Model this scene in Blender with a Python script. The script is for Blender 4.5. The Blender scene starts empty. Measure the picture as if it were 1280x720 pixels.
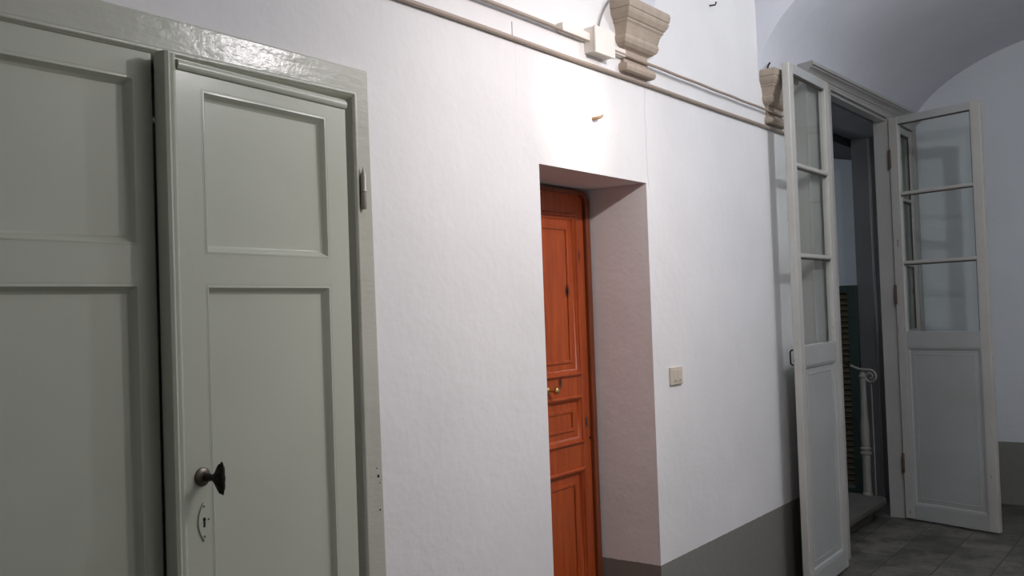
import bpy, bmesh, math, random
from math import sin, cos, pi, radians, sqrt
from mathutils import Vector, Matrix
random.seed(7)
SC = bpy.context.scene
COL = SC.collection

# ------------------------------------------------------------------ materials
def mat(name, base, rough=0.5, metal=0.0, spec=0.5):
    m = bpy.data.materials.new(name); m.use_nodes = True
    b = m.node_tree.nodes['Principled BSDF']
    b.inputs['Base Color'].default_value = (*base, 1)
    b.inputs['Roughness'].default_value = rough
    b.inputs['Metallic'].default_value = metal
    b.inputs['Specular IOR Level'].default_value = spec
    return m, m.node_tree.nodes, m.node_tree.links, b

def nd(N, t, **kw):
    n = N.new(t)
    for k, v in kw.items():
        if hasattr(n, k): setattr(n, k, v)
        else: n.inputs[k].default_value = v
    return n

def math_n(N, L, op, a, b=None, c=None):
    n = N.new('ShaderNodeMath'); n.operation = op
    for i, v in enumerate((a, b, c)):
        if v is None: continue
        if isinstance(v, (int, float)): n.inputs[i].default_value = v
        else: L.new(v, n.inputs[i])
    return n.outputs[0]

def mixc(N, L, f, a, b):
    n = N.new('ShaderNodeMix'); n.data_type = 'RGBA'
    for sock, v in ((n.inputs[0], f), (n.inputs[6], a), (n.inputs[7], b)):
        if isinstance(v, (int, float)): sock.default_value = v
        elif isinstance(v, tuple): sock.default_value = (*v, 1)
        else: L.new(v, sock)
    return n.outputs[2]

def noise(N, L, vec, scale, detail=4, rough=0.55):
    n = N.new('ShaderNodeTexNoise')
    n.inputs['Scale'].default_value = scale; n.inputs['Detail'].default_value = detail
    n.inputs['Roughness'].default_value = rough
    if vec is not None: L.new(vec, n.inputs['Vector'])
    return n.outputs['Fac']

def ramp(N, L, f, p0, p1, c0=(0, 0, 0), c1=(1, 1, 1)):
    r = N.new('ShaderNodeValToRGB')
    r.color_ramp.elements[0].position = p0; r.color_ramp.elements[0].color = (*c0, 1)
    r.color_ramp.elements[1].position = p1; r.color_ramp.elements[1].color = (*c1, 1)
    L.new(f, r.inputs[0]); return r.outputs[0]

def bump(N, L, b, h, strength, dist):
    n = N.new('ShaderNodeBump'); n.inputs['Strength'].default_value = strength
    n.inputs['Distance'].default_value = dist
    L.new(h, n.inputs['Height']); L.new(n.outputs[0], b.inputs['Normal'])

def pos(N):
    return N.new('ShaderNodeNewGeometry').outputs['Position']

DADO = 0.462
def plaster(name, dado=True, cracks=False, base=(0.80, 0.79, 0.78)):
    m, N, L, b = mat(name, base, 0.75, spec=0.3)
    p = pos(N)
    n1 = noise(N, L, p, 2.2, 5); n2 = noise(N, L, p, 26, 4); n3 = noise(N, L, p, 140, 2)
    c = mixc(N, L, ramp(N, L, n1, .35, .75), base, tuple(v * .93 for v in base))
    sep = N.new('ShaderNodeSeparateXYZ'); L.new(p, sep.inputs[0])
    X, Y, Z = sep.outputs
    h = math_n(N, L, 'ADD', math_n(N, L, 'MULTIPLY', n2, .6), math_n(N, L, 'MULTIPLY', n3, .15))
    h = math_n(N, L, 'ADD', h, math_n(N, L, 'MULTIPLY', noise(N, L, p, 6.5, 3), 1.6))
    if cracks:      # hairline cracks and the edge of an old patch in the plaster
        w = math_n(N, L, 'MULTIPLY', math_n(N, L, 'SUBTRACT', noise(N, L, p, 7, 4), .5), .03)
        for x0, z0, z1, th, dk in ((3.538, 2.06, 2.49, .0022, .30), (2.615, 2.30, 2.50, .0018, .08), (2.604, 2.505, 2.56, .0028, .8)):
            d = math_n(N, L, 'ABSOLUTE', math_n(N, L, 'SUBTRACT', math_n(N, L, 'ADD', X, w if dk < .5 else 0.0), x0))
            k = math_n(N, L, 'LESS_THAN', d, th)
            k = math_n(N, L, 'MULTIPLY', k, math_n(N, L, 'GREATER_THAN', Z, z0))
            k = math_n(N, L, 'MULTIPLY', k, math_n(N, L, 'LESS_THAN', Z, z1))
            c = mixc(N, L, math_n(N, L, 'MULTIPLY', k, dk), c, (.16, .14, .12))
    if dado:        # grey painted band along the foot of the wall
        zz = math_n(N, L, 'ADD', Z, math_n(N, L, 'MULTIPLY', math_n(N, L, 'SUBTRACT', n2, .5), .006))
        k = math_n(N, L, 'LESS_THAN', zz, DADO)
        g = mixc(N, L, n2, (.20, .195, .175), (.245, .24, .215))
        c = mixc(N, L, k, c, g)
    L.new(c, b.inputs['Base Color'])
    bump(N, L, b, h, .32, .006)
    return m

def paint(name, base, rough=.3, streak=.12, dirt=(.25, .22, .17), dirt_amt=.25, bumpy=.12, stretch=(6, 6, 50), chips=None):
    m, N, L, b = mat(name, base, rough, spec=.5)
    tc = N.new('ShaderNodeTexCoord').outputs['Object']
    mp = N.new('ShaderNodeMapping'); mp.inputs['Scale'].default_value = stretch; L.new(tc, mp.inputs[0])
    n1 = noise(N, L, tc, 3, 5); n2 = noise(N, L, mp.outputs[0], 1.5, 4); n3 = noise(N, L, tc, 40, 4)
    c = mixc(N, L, math_n(N, L, 'MULTIPLY', ramp(N, L, n1, .4, .8), dirt_amt), base, dirt)
    spk = ramp(N, L, noise(N, L, tc, 70, 2), .74, .78)
    c = mixc(N, L, math_n(N, L, 'MULTIPLY', spk, .03), c, dirt)
    if chips:
        ch = ramp(N, L, noise(N, L, mp.outputs[0], 2.2, 6, .7), .64, .67)
        c = mixc(N, L, ch, c, chips)
    L.new(c, b.inputs['Base Color'])
    L.new(math_n(N, L, 'ADD', math_n(N, L, 'MULTIPLY', n3, streak), rough - streak * .5), b.inputs['Roughness'])
    bump(N, L, b, math_n(N, L, 'ADD', n2, math_n(N, L, 'MULTIPLY', n3, .4)), bumpy, .004)
    return m

def wood(name, c0, c1, knots=True):
    m, N, L, b = mat(name, c0, .38)
    tc = N.new('ShaderNodeTexCoord').outputs['Object']
    mp = N.new('ShaderNodeMapping'); mp.inputs['Scale'].default_value = (22, 22, 1.6); L.new(tc, mp.inputs[0])
    g = noise(N, L, mp.outputs[0], 2.2, 6, .6)
    c = mixc(N, L, ramp(N, L, g, .35, .7), c0, c1)
    if knots:
        mk = N.new('ShaderNodeMapping'); mk.inputs['Scale'].default_value = (1, 1, .55); L.new(tc, mk.inputs[0])
        v = N.new('ShaderNodeTexVoronoi'); v.inputs['Scale'].default_value = 7.5; L.new(mk.outputs[0], v.inputs['Vector'])
        c = mixc(N, L, ramp(N, L, v.outputs['Distance'], .04, .15, (1, 1, 1), (0, 0, 0)), c, (.05, .015, .006))
    L.new(c, b.inputs['Base Color'])
    bump(N, L, b, g, .1, .002)
    return m

def stone(name, c0, c1, scale=14, bmp=.25):
    m, N, L, b = mat(name, c0, .7)
    p = pos(N)
    n = noise(N, L, p, scale, 6, .65); n2 = noise(N, L, p, scale * .2, 4)
    c = mixc(N, L, ramp(N, L, n, .3, .72), c0, c1)
    c = mixc(N, L, math_n(N, L, 'MULTIPLY', n2, .35), c, c0)
    L.new(c, b.inputs['Base Color'])
    bump(N, L, b, n, bmp, .004)
    return m

def glass(name):
    m = bpy.data.materials.new(name); m.use_nodes = True
    N, L = m.node_tree.nodes, m.node_tree.links
    N.clear()
    o = N.new('ShaderNodeOutputMaterial'); t = N.new('ShaderNodeBsdfTransparent'); g = N.new('ShaderNodeBsdfGlossy')
    t.inputs[0].default_value = (.95, .965, .955, 1); g.inputs['Roughness'].default_value = .03
    f = N.new('ShaderNodeFresnel'); f.inputs[0].default_value = 1.45
    mx = N.new('ShaderNodeMixShader')
    ge = N.new('ShaderNodeNewGeometry')
    L.new(math_n(N, L, 'MULTIPLY', f.outputs[0], math_n(N, L, 'SUBTRACT', 1.0, ge.outputs['Backfacing'])), mx.inputs[0]); L.new(t.outputs[0], mx.inputs[1]); L.new(g.outputs[0], mx.inputs[2])
    L.new(mx.outputs[0], o.inputs[0])
    return m

def floor_mat():
    m, N, L, b = mat('floor_slabs', (.2, .19, .17), .6)
    p = pos(N)
    mp = N.new('ShaderNodeMapping'); mp.inputs['Rotation'].default_value = (0, 0, 0); L.new(p, mp.inputs[0])
    br = N.new('ShaderNodeTexBrick')
    br.inputs['Color1'].default_value = (.19, .18, .155, 1); br.inputs['Color2'].default_value = (.10, .098, .085, 1)
    br.inputs['Mortar'].default_value = (.075, .071, .062, 1)
    br.inputs['Scale'].default_value = 1.0; br.inputs['Brick Width'].default_value = .42; br.inputs['Row Height'].default_value = .28
    br.inputs['Mortar Size'].default_value = .006; br.inputs['Mortar Smooth'].default_value = .4
    L.new(mp.outputs[0], br.inputs['Vector'])
    n = noise(N, L, p, 4.5, 6, .65); n2 = noise(N, L, p, 34, 4)
    c = mixc(N, L, math_n(N, L, 'MULTIPLY', ramp(N, L, n, .42, .6), .85), br.outputs['Color'], (.05, .048, .042))
    c = mixc(N, L, math_n(N, L, 'MULTIPLY', n2, .25), c, (.07, .066, .056))
    L.new(c, b.inputs['Base Color'])
    hh = math_n(N, L, 'SUBTRACT', math_n(N, L, 'MULTIPLY', n2, .5), br.outputs['Fac'])
    bump(N, L, b, hh, .3, .006)
    return m

M = {}
M['wall'] = plaster('white_plaster', True, True)
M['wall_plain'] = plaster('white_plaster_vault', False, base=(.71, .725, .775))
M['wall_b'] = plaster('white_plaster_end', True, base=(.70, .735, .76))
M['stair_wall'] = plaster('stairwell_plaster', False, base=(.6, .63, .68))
M['flight'] = stone('shaded_stair_underside', (.035, .04, .04), (.05, .055, .05), 8)  # near-black base colour stands in for the shade under the flight
M['floor'] = floor_mat()
M['door_paint'] = paint('grey_green_gloss_paint', (.51, .53, .435), .27, .0, (.24, .22, .16), .10, .10, (14, 14, 14))
M['casing_paint'] = paint('grey_green_casing_paint', (.50, .51, .43), .24, .10, (.24, .21, .16), .22, .5, (7, 14, 22))
M['leaf_paint'] = paint('worn_pale_grey_paint', (.44, .45, .435), .42, .12, (.30, .27, .22), .35, .15, (8, 8, 10))
M['stile_paint'] = paint('chipped_pale_paint', (.54, .525, .485), .4, .12, (.30, .26, .2), .3, .2, (20, 20, 3), chips=(.16, .12, .09))
M['frame_paint'] = paint('warm_grey_frame_paint', (.42, .41, .39), .45, .12, (.25, .22, .18), .3, .15, (10, 10, 10))
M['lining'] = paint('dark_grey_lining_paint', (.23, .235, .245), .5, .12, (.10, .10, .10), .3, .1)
M['wood'] = wood('orange_brown_wood', (.46, .085, .016), (.30, .048, .009))
M['wood_dark'] = wood('dark_brown_wood', (.24, .058, .018), (.15, .035, .012), False)
M['stone'] = stone('grey_tan_stone', (.36, .295, .235), (.47, .385, .30), 22)
M['step'] = stone('worn_step_stone', (.085, .08, .072), (.13, .122, .108), 9)
M['metal_dark'] = mat('dark_iron', (.018, .016, .014), .5, .6)[0]
M['metal_grey'] = mat('dull_grey_metal', (.16, .145, .115), .4, .8)[0]
M['brass'] = mat('aged_brass', (.55, .40, .16), .32, .9)[0]
M['rust'] = stone('rusty_iron', (.085, .042, .028), (.13, .075, .05), 60)
M['hook'] = mat('tan_metal', (.42, .27, .14), .5, .2)[0]
M['putty_shade'] = stone('dark_putty_and_shade', (.05, .042, .034), (.13, .11, .09), 40)
M['hinge'] = paint('painted_hinge', (.42, .40, .34), .3, .1)
M['conduit'] = mat('grey_beige_raceway', (.36, .29, .235), .45)[0]
M['box'] = mat('cream_plastic', (.80, .75, .68), .45)[0]
M['switch'] = mat('beige_plastic', (.62, .54, .44), .4)[0]
M['cable'] = mat('grey_cable', (.30, .28, .26), .6)[0]
M['black'] = mat('black_hole', (.006, .006, .006), .9)[0]
M['glass'] = glass('window_glass')
M['green'] = paint('dark_green_shutter_paint', (.028, .05, .042), .5, .1, (.02, .03, .02), .3)
M['slat'] = paint('brown_green_slat_paint', (.075, .06, .035), .6, .1, (.05, .04, .02), .4)
M['newel'] = paint('white_iron_paint', (.25, .245, .22), .5, .1, (.15, .13, .10), .35)

# ------------------------------------------------------------------ mesh helpers
class MB:
    def __init__(s): s.bm = bmesh.new()
    def face(s, pts):
        return s.bm.faces.new([s.bm.verts.new(p) for p in pts])
    def box(s, x0, x1, y0, y1, z0, z1):
        v = [s.bm.verts.new((x, y, z)) for x in (x0, x1) for y in (y0, y1) for z in (z0, z1)]
        for f in ((0, 1, 3, 2), (4, 6, 7, 5), (0, 4, 5, 1), (2, 3, 7, 6), (0, 2, 6, 4), (1, 5, 7, 3)):
            s.bm.faces.new([v[i] for i in f])
        return s
    def ring(s, x0, x1, z0, z1, prof):
        """mitred rectangular moulding; prof = [(inset, y), ...]"""
        loops = []
        for a, y in prof:
            loops.append([s.bm.verts.new(p) for p in ((x0 + a, y, z0 + a), (x1 - a, y, z0 + a), (x1 - a, y, z1 - a), (x0 + a, y, z1 - a))])
        for A, B in zip(loops, loops[1:]):
            for i in range(4):
                j = (i + 1) % 4
                s.bm.faces.new((A[i], A[j], B[j], B[i]))
        return s
    def sweep(s, path, r, seg=10, closed=False, caps=True, sx=1.0):
        """round tube along a list of points"""
        P = [Vector(p) for p in path]; n = len(P); loops = []
        up = None
        for i in range(n):
            t = (P[(i + 1) % n] - P[i - 1]) if closed else (P[min(i + 1, n - 1)] - P[max(i - 1, 0)])
            t.normalize()
            if up is None:
                up = Vector((0, 0, 1)) if abs(t.z) < .9 else Vector((0, 1, 0))
            a = t.cross(up).normalized(); b = a.cross(t).normalized(); up = b
            rr = r[i] if isinstance(r, (list, tuple)) else r
            loops.append([s.bm.verts.new(P[i] + (a * cos(2 * pi * k / seg) * sx + b * sin(2 * pi * k / seg)) * rr) for k in range(seg)])
        pairs = list(zip(loops, loops[1:])) + ([(loops[-1], loops[0])] if closed else [])
        for A, B in pairs:
            for k in range(seg):
                j = (k + 1) % seg
                s.bm.faces.new((A[k], A[j], B[j], B[k]))
        if caps and not closed:
            s.bm.faces.new(loops[0][::-1]); s.bm.faces.new(loops[-1])
        return s
    def lathe(s, prof, origin=(0, 0, 0), axis='z', seg=24):
        """prof = [(r, h), ...] turned about the axis"""
        o = Vector(origin); loops = []
        for r, h in prof:
            lp = []
            for k in range(seg):
                a = 2 * pi * k / seg; u, v = r * cos(a), r * sin(a)
                p = {'z': (u, v, h), 'y': (u, h, v), 'x': (h, u, v)}[axis]
                lp.append(s.bm.verts.new(o + Vector(p)))
            loops.append(lp)
        for A, B in zip(loops, loops[1:]):
            for k in range(seg):
                j = (k + 1) % seg
                s.bm.faces.new((A[k], A[j], B[j], B[k]))
        s.bm.faces.new(loops[0]); s.bm.faces.new(loops[-1])
        return s
    def loft(s, secs):
        """stack of equal-length closed polygons"""
        L_ = [[s.bm.verts.new(p) for p in sec] for sec in secs]
        for A, B in zip(L_, L_[1:]):
            n = len(A)
            for k in range(n):
                j = (k + 1) % n
                s.bm.faces.new((A[k], A[j], B[j], B[k]))
        s.bm.faces.new(L_[0]); s.bm.faces.new(L_[-1])
        return s
    def prism(s, poly, y0, y1):
        """xz polygon extruded in y"""
        return s.loft([[(x, y0, z) for x, z in poly], [(x, y1, z) for x, z in poly]])
    def build(s, name, material, parent=None, loc=None, smooth=None, bevel=0.0, seg=2, normals=True):
        if normals: bmesh.ops.recalc_face_normals(s.bm, faces=s.bm.faces)
        me = bpy.data.meshes.new(name); s.bm.to_mesh(me); s.bm.free()
        me.materials.append(material)
        if smooth is not None:
            for p in me.polygons: p.use_smooth = True
            me.set_sharp_from_angle(angle=radians(smooth))
        o = bpy.data.objects.new(name, me); COL.objects.link(o)
        if parent: o.parent = parent
        if loc: o.location = loc
        if bevel:
            b = o.modifiers.new('bevel', 'BEVEL'); b.width = bevel; b.segments = seg; b.limit_method = 'ANGLE'
        return o

def tag(o, label, cat, group=None, kind=None):
    o['label'] = label; o['category'] = cat
    if group: o['group'] = group
    if kind: o['kind'] = kind
    return o

def struct(o, label=None, cat=None):
    o['kind'] = 'structure'
    if label: o['label'] = label
    if cat: o['category'] = cat
    return o

def empty(name, loc=(0, 0, 0), rz=0.0):
    e = bpy.data.objects.new(name, None); e.empty_display_size = .1
    COL.objects.link(e); e.location = loc; e.rotation_euler = (0, 0, rz)
    return e

# ------------------------------------------------------------------ the shell
# corridor: long wall in the plane y = 0 (corridor on the -y side), end wall at x = XB
XN, XB, YR, TH = -2.4, 7.75, -3.0, 0.36
Z0, RISE, W = 2.735, 0.75, 3.0

def panel_wall(xs, zs, holes, top):
    """front and back skin of the long wall with openings; holes = (x0, x1, z0, z1, depth, closed)"""
    mb = MB()
    xs = sorted(set(xs + [h[0] for h in holes] + [h[1] for h in holes])); zs = sorted(set(zs + [h[2] for h in holes] + [h[3] for h in holes]))
    for i in range(len(xs) - 1):
        for k in range(len(zs) - 1):
            cx, cz = (xs[i] + xs[i + 1]) / 2, (zs[k] + zs[k + 1]) / 2
            hit = [h for h in holes if h[0] < cx < h[1] and h[2] < cz < h[3]]
            x0, x1, z0, z1 = xs[i], xs[i + 1], zs[k], zs[k + 1]
            if not hit:
                mb.face([(x0, 0, z0), (x1, 0, z0), (x1, 0, z1), (x0, 0, z1)])
            if not hit or hit[0][5]:
                mb.face([(x0, TH, z0), (x0, TH, z1), (x1, TH, z1), (x1, TH, z0)])
    for x0, x1, z0, z1, d, closed in holes:
        mb.face([(x0, 0, z0), (x0, 0, z1), (x0, d, z1), (x0, d, z0)])
        mb.face([(x1, 0, z0), (x1, d, z0), (x1, d, z1), (x1, 0, z1)])
        mb.face([(x0, 0, z1), (x1, 0, z1), (x1, d, z1), (x0, d, z1)])
        if closed:
            mb.face([(x0, d, z0), (x0, d, z1), (x1, d, z1), (x1, d, z0)])
    xa, xb = xs[0], xs[-1]
    mb.face([(xa, 0, 0), (xa, TH, 0), (xa, TH, top), (xa, 0, top)])
    mb.face([(xb, 0, 0), (xb, 0, top), (xb, TH, top), (xb, TH, 0)])
    mb.face([(xa, 0, top), (xa, TH, top), (xb, TH, top), (xb, 0, top)])
    bmesh.ops.remove_doubles(mb.bm, verts=mb.bm.verts, dist=1e-5)
    return mb

OPX0, OPX1, OPZ = 2.738, 3.522, 2.077          # opening of the brown door
holes = [(0.59, 1.835, 0.0, 2.185, .20, True), (OPX0, OPX1, 0.0, OPZ, .345, True), (5.66, 7.56, 0.0, 2.835, TH, False)]
w = panel_wall([XN, XB + .0], [0.0, 3.75], holes, 3.75).build('wall_left', M['wall'], normals=False)
struct(w, 'long white plastered corridor wall with a grey band along its foot', 'wall')

def slab_wall(name, x0, x1, y0, y1, z0, z1, m, label):
    return struct(MB().box(x0, x1, y0, y1, z0, z1).build(name, m), label, 'wall')
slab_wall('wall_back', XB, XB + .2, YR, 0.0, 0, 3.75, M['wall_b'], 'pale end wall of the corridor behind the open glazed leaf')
slab_wall('wall_right', XN, XB, YR - .2, YR, 0, 3.75, M['wall'], 'white corridor wall behind the camera')
slab_wall('wall_front', XN - .2, XN, YR, 0.0, 0, 3.75, M['wall'], 'white near end wall of the corridor')
struct(MB().box(XN, XB, YR, 0.0, -.1, 0).build('floor', M['floor']), 'worn dark stone slab corridor floor', 'floor')

# vaulted ceiling: long barrel along the corridor, cut by short cross vaults over the lunettes
BAYS = [(0.52 - 1.52, 1.76 - 1.52), (0.58, 1.76), (2.10, 3.28), (3.62, 4.80)]
def zl(y): return Z0 + RISE * sqrt(max(0.0, 1 - (1 + 2 * y / W) ** 2))
def zt(x, a, b):
    c, h = (a + b) / 2, (b - a) / 2
    return 3.10 + .42 * sqrt(max(0.0, 1 - ((x - c) / h) ** 2))
cols = [(XN, None)]
for a, b in BAYS:
    cols += [(a, None)]
    for k in range(41):
        u = -cos(pi * k / 40)
        cols.append(((a + b) / 2 + (b - a) / 2 * u, (a, b)))
    cols += [(b, None)]
cols += [(5.318, None), (5.32, 0), (7.71, 0), (7.712, None), (XB, None)]     # 0: the vault foot stops on top of the far door frame
ys = [-W / 2 - W / 2 * cos(pi * k / 120) for k in range(121)]
mb = MB(); grid = []
for x, bay in cols:
    yy = [min(y, -.022) if bay == 0 else y for y in ys]
    grid.append([mb.bm.verts.new((x, y, max(zl(y), zt(x, *bay)) if bay else zl(y))) for y in yy])
for A, B in zip(grid, grid[1:]):
    for k in range(len(ys) - 1):
        try: mb.bm.faces.new((A[k], A[k + 1], B[k + 1], B[k]))
        except ValueError: pass
bmesh.ops.dissolve_degenerate(mb.bm, dist=1e-6, edges=mb.bm.edges)
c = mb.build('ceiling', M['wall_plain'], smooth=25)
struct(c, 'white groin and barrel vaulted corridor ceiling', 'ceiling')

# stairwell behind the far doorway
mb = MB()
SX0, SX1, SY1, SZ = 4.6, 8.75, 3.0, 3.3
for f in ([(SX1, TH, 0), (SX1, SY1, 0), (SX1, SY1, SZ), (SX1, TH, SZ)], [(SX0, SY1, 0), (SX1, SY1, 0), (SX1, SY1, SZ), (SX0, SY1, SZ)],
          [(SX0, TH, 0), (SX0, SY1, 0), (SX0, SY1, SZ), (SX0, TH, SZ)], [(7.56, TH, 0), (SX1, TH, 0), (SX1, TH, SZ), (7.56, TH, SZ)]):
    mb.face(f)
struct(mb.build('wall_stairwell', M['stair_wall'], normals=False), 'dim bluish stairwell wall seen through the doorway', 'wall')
struct(MB().box(SX0, SX1, 0.0, SY1, -.1, -.0005).build('floor_stairwell', M['floor']), 'dark stairwell floor behind the doorway', 'floor')
struct(MB().box(SX0, SX1, TH, SY1, SZ, SZ + .1).build('ceiling_stairwell', M['stair_wall']), 'stairwell ceiling behind the doorway', 'ceiling')

# ------------------------------------------------------------------ panelled double door (left)
PROF = [(-.0065, -.0004), (-.0045, .0042), (-.0025, -.0006), (.001, -.0012), (.003, .0008), (.009, .0085), (.0155, .0155), (.0175, .0165)]
def panels(root, xl, xr, zpairs, m, prof=PROF, depth=.0163, t=.034, label=None):
    for z0, z1 in zpairs:
        mb = MB(); mb.ring(xl, xr, z0, z1, prof); mb.build('panel_moulding', m, root, smooth=50)
        a = .0165
        mb = MB(); mb.box(xl + a, xr - a, depth, t - .006, z0 + a, z1 - a); mb.build('panel', m, root)

def leaf_frame(root, x0, x1, z0, z1, xl, xr, zpairs, t, m, bevel=0.0):
    mb = MB()
    mb.box(x0, xl, 0, t, z0, z1).box(xr, x1, 0, t, z0, z1)
    zz = [z0] + [v for p in zpairs for v in p] + [z1]
    for a, b in zip(zz[0::2], zz[1::2]): mb.box(xl, xr, 0, t, a, b)
    return mb.build('stiles_and_rails', m, root, bevel=bevel)

ZP = [(.24, .52), (.62, 1.628), (1.722, 2.09)]
# left leaf, closed
root = empty('panelled_door_leaf', (0.612, -.024, 0.008))
tag(root, 'closed grey-green panelled leaf at the left edge, partly in shadow, without a handle', 'door', 'leaves of the panelled double door')
leaf_frame(root, 0, .586, 0, 2.156, .085, .540, ZP, .036, M['door_paint'])
panels(root, .085, .540, ZP, M['door_paint'])

# right leaf, ajar
HX = 1.789
root = empty('panelled_door_leaf', (HX, -.020, 0.008), radians(4.7))
tag(root, 'grey-green panelled leaf standing ajar, with dark twist handle and keyhole plate', 'door', 'leaves of the panelled double door')
zp = [(.24, .52), (.62, 1.624), (1.705, 2.078)]
leaf_frame(root, -.588, 0, 0, 2.143, -.483, -.083, zp, .036, M['door_paint'])
panels(root, -.483, -.083, zp, M['door_paint'])
mb = MB()                                           # rounded closing strip on the free edge
prof = [(-.598, .018), (-.600, -.004), (-.597, -.013), (-.590, -.017), (-.583, -.014), (-.579, -.006), (-.576, -.008), (-.570, -.009), (-.562, -.004), (-.558, .0), (-.588, .018)]
mb.loft([[(x, y, -.002) for x, y in prof], [(x, y, 2.150) for x, y in prof]]).build('closing_strip', M['door_paint'], root, smooth=40)
mb = MB()                                           # moulded lip along the top edge
prof = [(.0, 2.120), (-.004, 2.118), (-.009, 2.124), (-.009, 2.134), (-.005, 2.140), (.0, 2.141)]
mb.loft([[(-.556, y, z) for y, z in prof], [(0, y, z) for y, z in prof]]).build('top_lip', M['door_paint'], root, smooth=40)
kx, kz = -.514, 1.192                                # twist handle
h = MB().lathe([(.001, .0), (.0215, .0), (.0215, -.003), (.019, -.006), (.012, -.008), (.011, -.012)], (kx, 0, kz), 'y', 28).build('rosette', M['metal_grey'], root, smooth=35)
mb = MB().lathe([(.0095, -.010), (.009, -.024), (.007, -.036), (.008, -.042)], (kx, 0, kz), 'y', 20)
secs = []
for yy, a, b in ((-.040, .008, .009), (-.048, .010, .016), (-.056, .011, .026), (-.062, .011, .033), (-.067, .009, .035), (-.071, .006, .030), (-.073, .003, .018)):
    sec = []
    for k in range(40):
        th = 2 * pi * k / 40
        sc = 1 + (.11 * cos(9 * th) if b > .02 else 0)
        sec.append((kx + a * cos(th) * sc, yy, kz + b * sin(th) * sc))
    secs.append(sec)
mb.loft(secs)
k = mb.build('twist_handle', M['metal_dark'], root, smooth=35); k['label'] = 'dark iron twist handle'
ez = 1.090
poly = [(kx + .011 * cos(t) * abs(cos(t)) ** .25 if False else kx + .0155 * (1 - (s / .044) ** 2) * sg, ez + s)
        for sg, rng in ((1, range(-11, 12)), (-1, range(10, -11, -1))) for s, t in [(i * .004, 0) for i in rng]]
e = MB().prism(poly, -.0035, .0).build('keyhole_plate', M['door_paint'], root, bevel=.001)
mb = MB().lathe([(.0042, -.0042), (.0042, -.002)], (kx, 0, ez + .006), 'y', 14)
mb.box(kx - .0026, kx + .0026, -.0042, -.002, ez - .012, ez + .005)
mb.build('keyhole', M['black'], e)
for dx, dz in ((0, .035), (0, -.033), (.012, .004)): MB().lathe([(.0025, -.003), (.0022, -.0046), (.001, -.005)], (kx + dx, 0, ez + dz), 'y', 10).build('screw', M['metal_grey'], e)

# casing of the double door
X0c, X1c = 0.585, 1.822
mb = MB()
U_ = [(.505, 0), (.585, 0), (.585, 2.172), (1.822, 2.172), (1.822, 0), (1.898, 0), (1.874, 2.246), (.520, 2.262)]
mb.prism(U_, -.026, .03)          # outer edge leans a little, as painted on old plaster
t1 = mb.build('trim_1', M['casing_paint'], bevel=.005, seg=3)
struct(t1, 'glossy grey-green flat casing around the double door', 'door casing')
mb = MB()       # bead and rebate around the leaves
beadp = [(-.002, .02), (-.002, -.027), (.001, -.030), (.006, -.0305), (.009, -.0285), (.011, -.024), (.013, -.0285), (.015, -.027), (.023, -.006), (.026, -.002), (.026, .03)]
mb.ring(.580, 1.826, -.06, 2.178, beadp)
mb.build('bead_moulding', M['casing_paint'], t1, smooth=40)
mb = MB()       # lift-off hinge
mb.lathe([(.0015, .116), (.003, .108), (.008, .094), (.008, .050), (.0085, .049), (.0085, .047), (.0055, .046), (.0055, .044), (.0085, .043), (.0085, .002), (.006, -.002)], (1.836, -.036, 1.852), 'z', 18)
mb.box(1.833, 1.840, -.036, -.020, 1.856, 1.940)
mb.build('hinge', M['hinge'], t1, smooth=35)
for x, z, r in ((1.867, 1.104, .0045), (1.870, 1.010, .003), (1.862, 1.127, .002), (1.872, 1.085, .002)):
    MB().lathe([(r, -.0268), (r * .8, -.0258)], (x, 0, z), 'y', 10).build('screw_hole', M['black'], t1)

# ------------------------------------------------------------------ brown door in the deep opening
YD = .295
root = empty('brown_wooden_door', (3.474, YD, 0.006))
tag(root, 'orange-brown wooden panelled door set back in the deep opening', 'door')
ZB = [(.16, .865), (.975, 1.175), (1.265, 1.955)]
WL = .70
PB = [(-.004, 0), (-.003, -.007), (.003, -.011), (.009, -.009), (.012, -.002), (.018, .0), (.022, .008), (.026, .010)]
leaf_frame(root, -WL, 0, 0, 2.05, -WL + .085, -.062, ZB, .04, M['wood'], .002)
for z0, z1 in ZB:
    MB().ring(-WL + .085, -.062, z0, z1, PB).build('panel_moulding', M['wood'], root, smooth=45)
    a = .022
    p = MB().box(-WL + .085 + a, -.062 - a, .010, .034, z0 + a, z1 - a).build('panel', M['wood'], root)
    g = .030                                         # raised field inside the panel
    MB().ring(-WL + .085 + a + g, -.062 - a - g, z0 + a + g, z1 - a - g, [(0, .0102), (.002, .004), (.010, .003), (.016, .006), (.016, .0065)]).build('raised_field_moulding', M['wood'], p, smooth=45)
kn = MB().lathe([(.014, -.001), (.014, -.004), (.007, -.008), (.006, -.026), (.011, -.032), (.015, -.040), (.013, -.049), (.006, -.054), (.001, -.055)], (-.312, 0, 1.215), 'y', 20).build('brass_knob', M['brass'], root, smooth=40)
kn['label'] = 'small brass pull knob'
MB().lathe([(.0001, 0), (.009, 0), (.009, -.003), (.003, -.004)], (-.030, -.001, 1.055), 'y', 16).box(-.037, -.023, -.003, 0, 1.035, 1.075).build('lock_plate', M['metal_grey'], root, bevel=.001)
MB().lathe([(.006, 0), (.006, -.0015)], (-.008, -.0005, .985), 'y', 14).build('bolt_hole', M['black'], root)
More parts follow.
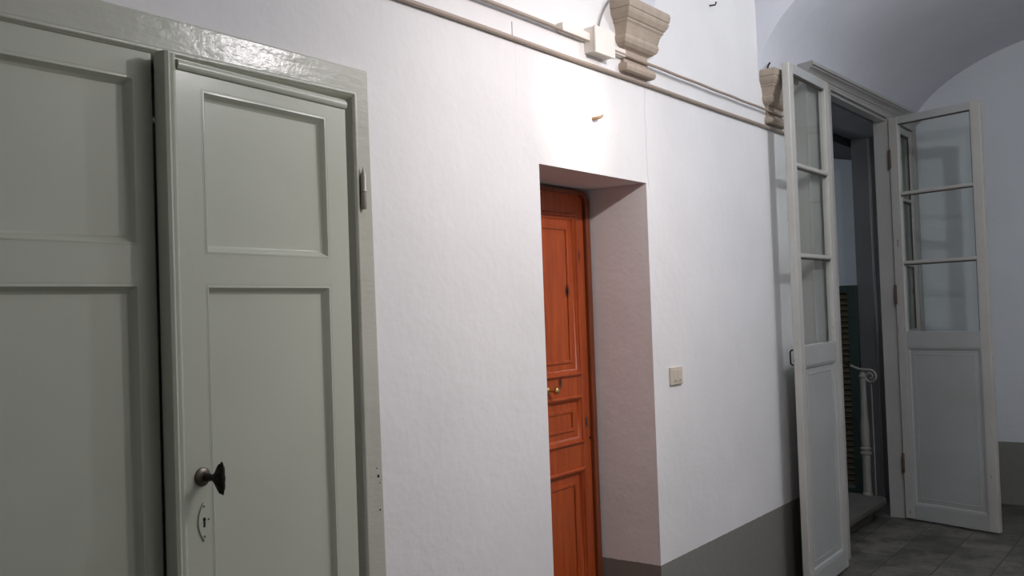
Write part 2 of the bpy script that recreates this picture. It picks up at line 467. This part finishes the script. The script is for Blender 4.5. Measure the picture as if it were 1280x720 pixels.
# brown frame with rounded upper corners
def arch_poly(x0, x1, z1, r, n=8):
    pts = [(x0, 0.0)]
    pts += [(x0 + r - r * cos(pi / 2 * k / n), z1 - r + r * sin(pi / 2 * k / n)) for k in range(n + 1)]
    pts += [(x1 - r * sin(pi / 2 * k / n) if False else x1 - r + r * sin(pi / 2 * k / n), z1 - r + r * cos(pi / 2 * k / n)) for k in range(n + 1)]
    pts += [(x1, 0.0)]
    return pts
mb = MB()
out = arch_poly(2.742, 3.512, 2.066, .05); inn = arch_poly(2.772, 3.478, 2.050, .045)
for y0, y1 in ((YD - .014, .340),):
    A = [mb.bm.verts.new((x, y0, z)) for x, z in out]; B = [mb.bm.verts.new((x, y0, z)) for x, z in inn]
    A2 = [mb.bm.verts.new((x, y1, z)) for x, z in out]; B2 = [mb.bm.verts.new((x, y1, z)) for x, z in inn]
    for k in range(len(A) - 1):
        mb.bm.faces.new((A[k], A[k + 1], B[k + 1], B[k])); mb.bm.faces.new((A2[k + 1], A2[k], B2[k], B2[k + 1]))
        mb.bm.faces.new((B[k], B[k + 1], B2[k + 1], B2[k])); mb.bm.faces.new((A[k + 1], A[k], A2[k], A2[k + 1]))
    for k in (0, len(A) - 1): mb.bm.faces.new((A[k], B[k], B2[k], A2[k]))
t2 = mb.build('trim_2', M['wood_dark'], bevel=.003)
struct(t2, 'dark brown wooden frame around the set-back door', 'door frame')

# ------------------------------------------------------------------ wall fittings
def conduit(x0, x1, z, y, r, label):
    pts = [(x0 + (x1 - x0) * k / 40, y, z + .0008 * sin(k * .9)) for k in range(41)]
    o = MB().sweep(pts, r, 10).build('cable_conduit', M['conduit'], smooth=60)
    return tag(o, label, 'conduit', 'cable conduits on the wall')
conduit(-1.5, 5.26, 2.497, -.011, .0085, 'lower cable conduit running along the white wall just above the brown door')
conduit(-1.5, 3.045, 2.588, -.022, .0075, 'upper cable conduit running along the wall left of the junction box')
conduit(3.19, 5.26, 2.583, -.026, .0065, 'upper cable conduit running right from the junction box across both stone corbels')

root = empty('junction_box', (3.140, 0, 2.590))
tag(root, 'cream plastic cable junction box on the upper conduit left of the stone corbel', 'junction box')
MB().box(-.070, .072, -.046, 0, -.050, .050).build('box_body', M['box'], root, bevel=.003)
MB().box(-.072, .075, -.054, -.044, -.053, .053).build('box_cover', M['box'], root, bevel=.003)
MB().box(-.26, -.070, -.030, 0, -.006, .026).build('cable_cover', M['box'], root, bevel=.003)
MB().box(.072, .20, -.030, 0, -.016, .014).build('cable_cover', M['box'], root, bevel=.003)
mb = MB(); pts = []
for k in range(15):
    t = k / 14
    pts.append((3.165 + .19 * t ** 1.25, -.008 - .004 * sin(pi * t), 2.640 + .23 * t ** .72))
tag(mb.sweep(pts, .0032, 8).build('loose_cable', M['cable'], smooth=60), 'thin grey cable rising from the junction box behind the stone corbel', 'cable')

def corbel(name, xc, label):
    # (z, half width, depth)
    sec = [(2.517, .112, .026), (2.522, .120, .038), (2.535, .124, .043), (2.548, .121, .040), (2.556, .112, .028), (2.559, .102, .016),
           (2.585, .100, .014), (2.612, .102, .014), (2.616, .106, .020), (2.622, .120, .032), (2.634, .136, .044), (2.650, .142, .050), (2.660, .140, .050),
           (2.664, .134, .048), (2.668, .136, .050), (2.690, .140, .056), (2.706, .146, .062), (2.716, .156, .070), (2.720, .151, .068), (2.726, .158, .075),
           (2.742, .168, .084), (2.756, .172, .088), (2.760, .167, .085), (2.764, .173, .090), (2.786, .175, .094), (2.800, .172, .092)]
    secs = []
    for z, hw, d in sec:
        secs.append([(xc - hw, .02, z), (xc - hw, -d, z), (xc + hw, -d, z), (xc + hw, .02, z)])
    o = MB().loft(secs).build(name, M['stone'], bevel=.002)
    return tag(o, label, 'corbel', 'stone corbels under the vault')
corbel('stone_corbel', 3.448, 'tan stone corbel beside the junction box, under the vault')
corbel('stone_corbel', 4.982, 'grey stone corbel under the vault, behind the top of the open glazed leaf')
MB_ = MB().sweep([(4.87, -.02, 2.79), (4.872, -.03, 2.83), (4.884, -.035, 2.846)], .005, 8)
tag(MB_.build('iron_nail', M['metal_dark'], smooth=60), 'bent dark nail on top of the corbel by the glazed leaf', 'nail', 'nails and hooks in the wall')
tag(MB().sweep([(4.226, .01, 3.007), (4.226, -.03, 3.004), (4.228, -.034, 3.018)], .004, 8).build('iron_nail', M['metal_dark'], smooth=60), 'small nail high in the white wall right of the first corbel', 'nail', 'nails and hooks in the wall')
mb = MB().sweep([(3.112, .01, 2.293), (3.112, -.010, 2.292), (3.118, -.024, 2.294), (3.132, -.028, 2.299), (3.142, -.028, 2.307)], [.0065, .0065, .006, .005, .003], 10)
tag(mb.build('wall_hook', M['hook'], smooth=60), 'small tan hook in the bright wall above the brown door', 'hook', 'nails and hooks in the wall')

root = empty('light_switch', (3.714, 0, 1.246))
tag(root, 'small beige two-gang switch plate on the white wall right of the deep opening', 'switch')
MB().box(-.055, .055, -.011, 0, -.0385, .0385).build('plate', M['switch'], root, bevel=.003)
for dx in (-.022, .022):
    r = MB().box(dx - .018, dx + .018, -.0135, -.009, -.026, .026).build('rocker', M['switch'], root, bevel=.0015)
    MB().lathe([(.0035, -.0138), (.0035, -.0125)], (dx, 0, -.020), 'y', 10).build('indicator', M['metal_dark'], r)

# ------------------------------------------------------------------ far glazed screen
YF = -.085                                           # face of the fixed frame
mb = MB()
mb.box(5.30, 5.72, YF, 0.0, 0, 2.84)                # wide left architrave
mb.box(6.940, 6.990, YF, .02, 0, 2.84)              # mullion right of the opening
mb.box(7.64, 7.72, YF, 0.0, 0, 2.84)                # right end post
mb.box(5.30, 7.72, YF, .02, 2.835, 2.905)           # head
mb.box(5.72, 6.940, YF + .02, .0, 2.815, 2.835)     # stop under the head
t3 = mb.build('trim_3', M['frame_paint'], bevel=.004)
struct(t3, 'grey painted fixed frame of the far glazed doorway', 'door frame')
mb = MB()
prof = [(0, 2.868), (-.088, 2.868), (-.090, 2.880), (-.098, 2.884), (-.104, 2.896), (-.118, 2.910), (-.132, 2.916), (-.134, 2.922), (-.146, 2.926), (-.148, 2.944), (-.142, 2.950), (0, 2.955)]
secs = []
for x, s in ((5.30, 0), (7.72, 0)):
    sg = -1 if x < 6 else 1
    secs.append([(x + sg * (max(0, -y - .085)), y, 2.885 + (z - 2.868) * .85 - (.045 if sg < 0 else 0)) for y, z in prof])
mb.loft(secs).build('cornice', M['frame_paint'], t3, smooth=35)
MB().box(5.66, 5.70, YF - .006, YF, .1, 2.75).build('architrave_fillet', M['frame_paint'], t3, bevel=.003)

def glazed_leaf(name, w, sg, loc, rz, label, handle=True):
    """sg=+1: leaf runs from the hinge along +x, -1 along -x; visible face towards -y"""
    t = .040
    root = empty(name, loc, rz)
    tag(root, label, 'door', 'leaves of the far glazed doorway')
    H_ = 2.815
    def X(a, b): return (a, b) if sg > 0 else (-b, -a)
    s = .068
    def bx(mb, a, b, y0, y1, z0, z1):
        x0, x1 = X(a, b); return mb.box(x0, x1, y0, y1, z0, z1)
    zr = [1.196, 1.305]                               # middle rail
    mb = MB()
    for nm, za, zb in (('bottom_rail', 0, .10), ('middle_rail', *zr), ('top_rail', H_ - .052, H_)):
        bx(MB(), s, w - s, 0, t, za, zb).build(nm, M['leaf_paint'], root, bevel=.003)
    for a, b in ((0, s), (w - s, w)):
        mb = MB(); bx(mb, a, b, 0, t, 0, H_); mb.build('stile', M['stile_paint'], root, bevel=.005, seg=3)
    for zc in (2.272, 1.786):
        mb = MB(); bx(mb, s, w - s, .004, t - .004, zc - .012, zc + .012)
        bx(mb, s, w - s, .0, .006, zc - .008, zc + .008)
        mb.build('glazing_bar', M['stile_paint'], root, bevel=.002)
    for z0, z1 in ((1.305, 1.774), (1.798, 2.260), (2.284, H_ - .052)):
        mb = MB(); bx(mb, s - .006, w - s + .006, .019, .022, z0 - .006, z1 + .006)
        gp = mb.build('glass_pane', M['glass'], root)
        mb = MB()                                     # dark strips at pane top and free side: putty gaps plus painted-in bar shade
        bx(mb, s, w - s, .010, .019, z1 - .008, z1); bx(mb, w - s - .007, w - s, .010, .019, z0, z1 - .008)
        mb.build('putty_shade', M['putty_shade'], gp)
    x0, x1 = X(s, w - s)
    MB().box(x0, x1, .013, .030, .10, zr[0]).build('lower_panel', M['leaf_paint'], root)
    MB().ring(x0, x1, .10, zr[0], [(0, .001), (.004, .001), (.016, .009), (.020, .0125), (.045, .0125), (.047, .0105), (.051, .0105), (.053, .0125)]).build('panel_moulding', M['leaf_paint'], root, smooth=40)
    if handle:
        hx = (w - s * .45) * sg; zc = 1.243
        pts = [(hx, t - .003, zc + .040)] + [(hx, t + .014 + .014 * sin(a), zc + .026 + .014 * cos(a)) for a in [pi / 2 * k / 4 for k in range(5)]]
        pts += [(hx, t + .014 + .014 * cos(a), zc - .026 - .014 * sin(a)) for a in [pi / 2 * k / 4 for k in range(5)]] + [(hx, t - .003, zc - .040)]
        hd = MB().sweep(pts, .0042, 10).build('pull_handle', M['metal_dark'], root, smooth=60)
        hd['label'] = 'dark iron loop handle'
        for zz in ((.32, 1.50, 2.46) if sg > 0 else ()):                  # rusty hinge pins
            mb = MB().lathe([(.004, -.005), (.009, .0), (.009, .13), (.004, .135)], (.004 * sg, -.006, zz), 'z', 12)
            mb.build('hinge', M['rust'], root, smooth=50)
    return root
glazed_leaf('glazed_door_leaf', .648, -1, (5.500, -.142, 0.012), radians(.6), 'left open glazed leaf folded back against the white wall, loop handle at its free edge')
glazed_leaf('glazed_door_leaf', .655, 1, (6.912, -.092, 0.012), math.atan2(-.956, -.293), 'right open glazed leaf standing out into the corridor before the end wall')
glazed_leaf('glazed_door_leaf', .655, 1, (6.985, -.070, 0.012), 0, 'narrow closed glazed leaf seen through the panes of the right open leaf', False)

mb = MB()
mb.box(7.535, 7.56, .022, TH + .004, 0, 2.835)
mb.box(5.66, 7.535, .022, TH + .004, 2.815, 2.835)
lin = struct(mb.build('trim_4', M['lining'], bevel=.003), 'dark grey lining of the deep far doorway', 'door lining')
MB().lathe([(.010, 0.0), (.010, 2.81)], (7.530, .225, 0), 'z', 12).build('bead_moulding', M['frame_paint'], lin, smooth=60)

# ------------------------------------------------------------------ stair foot behind the doorway
mb = MB()
prof = [(.0, .098), (-.008, .104), (-.012, .118), (-.010, .132), (.002, .142)]
poly = [(5.48, .030), (6.90, .030), (6.935, .045), (6.945, .075), (6.985, .46), (6.985, 1.30), (5.48, 1.30)]
def sect(z, inset):
    cx, cy = 6.2, .66
    return [(x + (-inset if x > 6.5 else 0), y + (inset if y < .2 else 0), z) for x, y in poly]
mb.loft([sect(0.0, .075), sect(.085, .075), sect(.092, .010), sect(.104, .0), sect(.132, .0), sect(.145, .008)])
struct(mb.build('stair_step', M['step'], smooth=30), 'worn grey stone bottom step just inside the doorway', 'step')

root = empty('newel_post', (6.925, .165, .145))
tag(root, 'slim white painted newel post with scrolled handrail end on the stone step', 'newel post')
MB().lathe([(.036, .0), (.036, .014), (.030, .020), (.028, .15), (.029, .27), (.031, .29), (.038, .295), (.038, .308), (.031, .314), (.036, .326), (.036, .338), (.029, .346),
            (.031, .42), (.030, .50), (.024, .57), (.020, .76), (.020, .84), (.026, .846), (.026, .858), (.019, .866), (.017, .880), (.006, .886)], seg=28).build('post', M['newel'], root, smooth=40)
pts = []
for k in range(46):
    a = 2 * pi * 1.5 * k / 45
    r = .050 - .038 * k / 45
    pts.append((0, -.050 - r * sin(a), .850 + r * cos(a)))
MB().sweep([(-.012, .085, .935), (-.006, .050, .916), (.0, .012, .903), (.0, -.02, .902)] + pts, .0085, 10).build('handrail_scroll', M['newel'], root, smooth=60)
rail = [(-.012 - .06 * k, .085 + .10 * k, .935 + .075 * k) for k in range(5)]
rr = MB().sweep(rail, .012, 10).build('handrail', M['metal_dark'], root, smooth=60); rr['label'] = 'dark iron handrail'
MB().sweep([(.02, -.052, .0), (.02, -.052, .80)], .005, 8).build('rod', M['newel'], root, smooth=60)

# louvred shutter leaning in the reveal
root = empty('louvred_shutter', (7.44, .335, 0.0), radians(90))
tag(root, 'dark green louvred shutter standing on end behind the newel post', 'shutter')
SW, SH = .52, 1.665
mb = MB()
mb.box(0, .075, -.02, .02, 0, SH).box(SW - .075, SW, -.02, .02, 0, SH).box(.075, SW - .075, -.02, .02, SH - .06, SH).box(.075, SW - .075, -.02, .02, 0, .09)
mb.build('shutter_frame', M['green'], root, bevel=.004)
n = 34
for k in range(n):
    z = .105 + (SH - .06 - .105) * (k + .5) / n
    y0, y1 = -.016, .016
    MB().loft([[(.075, y1, z - .022), (.075, y0, z + .018), (.075, y0, z + .024), (.075, y1, z - .016)],
               [(SW - .075, y1, z - .022), (SW - .075, y0, z + .018), (SW - .075, y0, z + .024), (SW - .075, y1, z - .016)]]).build('slat', M['slat'], root)

# sloping underside of the upper flight
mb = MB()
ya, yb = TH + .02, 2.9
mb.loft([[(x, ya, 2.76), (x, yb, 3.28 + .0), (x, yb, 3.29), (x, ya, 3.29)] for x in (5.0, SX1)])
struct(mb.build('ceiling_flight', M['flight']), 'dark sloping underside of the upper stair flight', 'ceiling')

# ------------------------------------------------------------------ lamps
def point(name, loc, power, col, r=.05):
    l = bpy.data.lights.new(name, 'POINT'); l.energy = power; l.color = col; l.shadow_soft_size = r
    o = bpy.data.objects.new(name, l); COL.objects.link(o); o.location = loc; return o
def spot(name, loc, tgt, power, col, ang, r=.03):
    l = bpy.data.lights.new(name, 'SPOT'); l.energy = power; l.color = col
    l.spot_size = radians(ang); l.spot_blend = 1.0; l.shadow_soft_size = r
    o = bpy.data.objects.new(name, l); COL.objects.link(o); o.location = loc
    o.rotation_euler = (Vector(tgt) - o.location).to_track_quat('-Z', 'Y').to_euler()
point('corridor_lamp', (2.66, -1.55, 2.80), 33, (1.0, .97, .985), .05)       # reflector lamp hanging at mid corridor:
spot('corridor_lamp_beam', (2.66, -1.55, 2.80), (2.85, 0, 1.8), 58, (1.0, .87, .85), 93)
spot('corridor_lamp_hot_spot', (2.66, -1.55, 2.80), (2.99, 0, 2.29), 46, (1.0, .90, .76), 22)
point('corridor_lamp', (4.25, -1.62, 3.15), 40, (.95, .975, 1.03), .045)
point('stairwell_lamp', (7.3, 1.7, 2.2), 12, (.86, .93, 1.0), .10)

wd = bpy.data.worlds.new('night'); wd.use_nodes = True
wd.node_tree.nodes['Background'].inputs[0].default_value = (.02, .022, .026, 1); wd.node_tree.nodes['Background'].inputs[1].default_value = .2
SC.world = wd

# ------------------------------------------------------------------ camera (fitted to the wall's vanishing points)
yaw, pitch, roll = radians(52.9), radians(1.46), .035
f0 = Vector((sin(yaw) * cos(pitch), cos(yaw) * cos(pitch), sin(pitch)))
r0 = Vector((cos(yaw), -sin(yaw), 0)); u0 = r0.cross(f0)
R = cos(roll) * r0 - sin(roll) * u0; U = cos(roll) * u0 + sin(roll) * r0
cam = bpy.data.cameras.new('camera'); co = bpy.data.objects.new('camera', cam); COL.objects.link(co)
co.matrix_world = Matrix(((R.x, U.x, -f0.x, 0), (R.y, U.y, -f0.y, -1.93), (R.z, U.z, -f0.z, 1.55), (0, 0, 0, 1)))
cam.sensor_width = 36; cam.sensor_fit = 'HORIZONTAL'; cam.lens = 36 * 1173 / 1280; cam.clip_start = .02
SC.camera = co
SC.view_settings.view_transform = 'Standard'; SC.view_settings.look = 'None'
SC.view_settings.gamma = 1; SC.view_settings.use_curve_mapping = False
SC.view_settings.exposure = 0.0
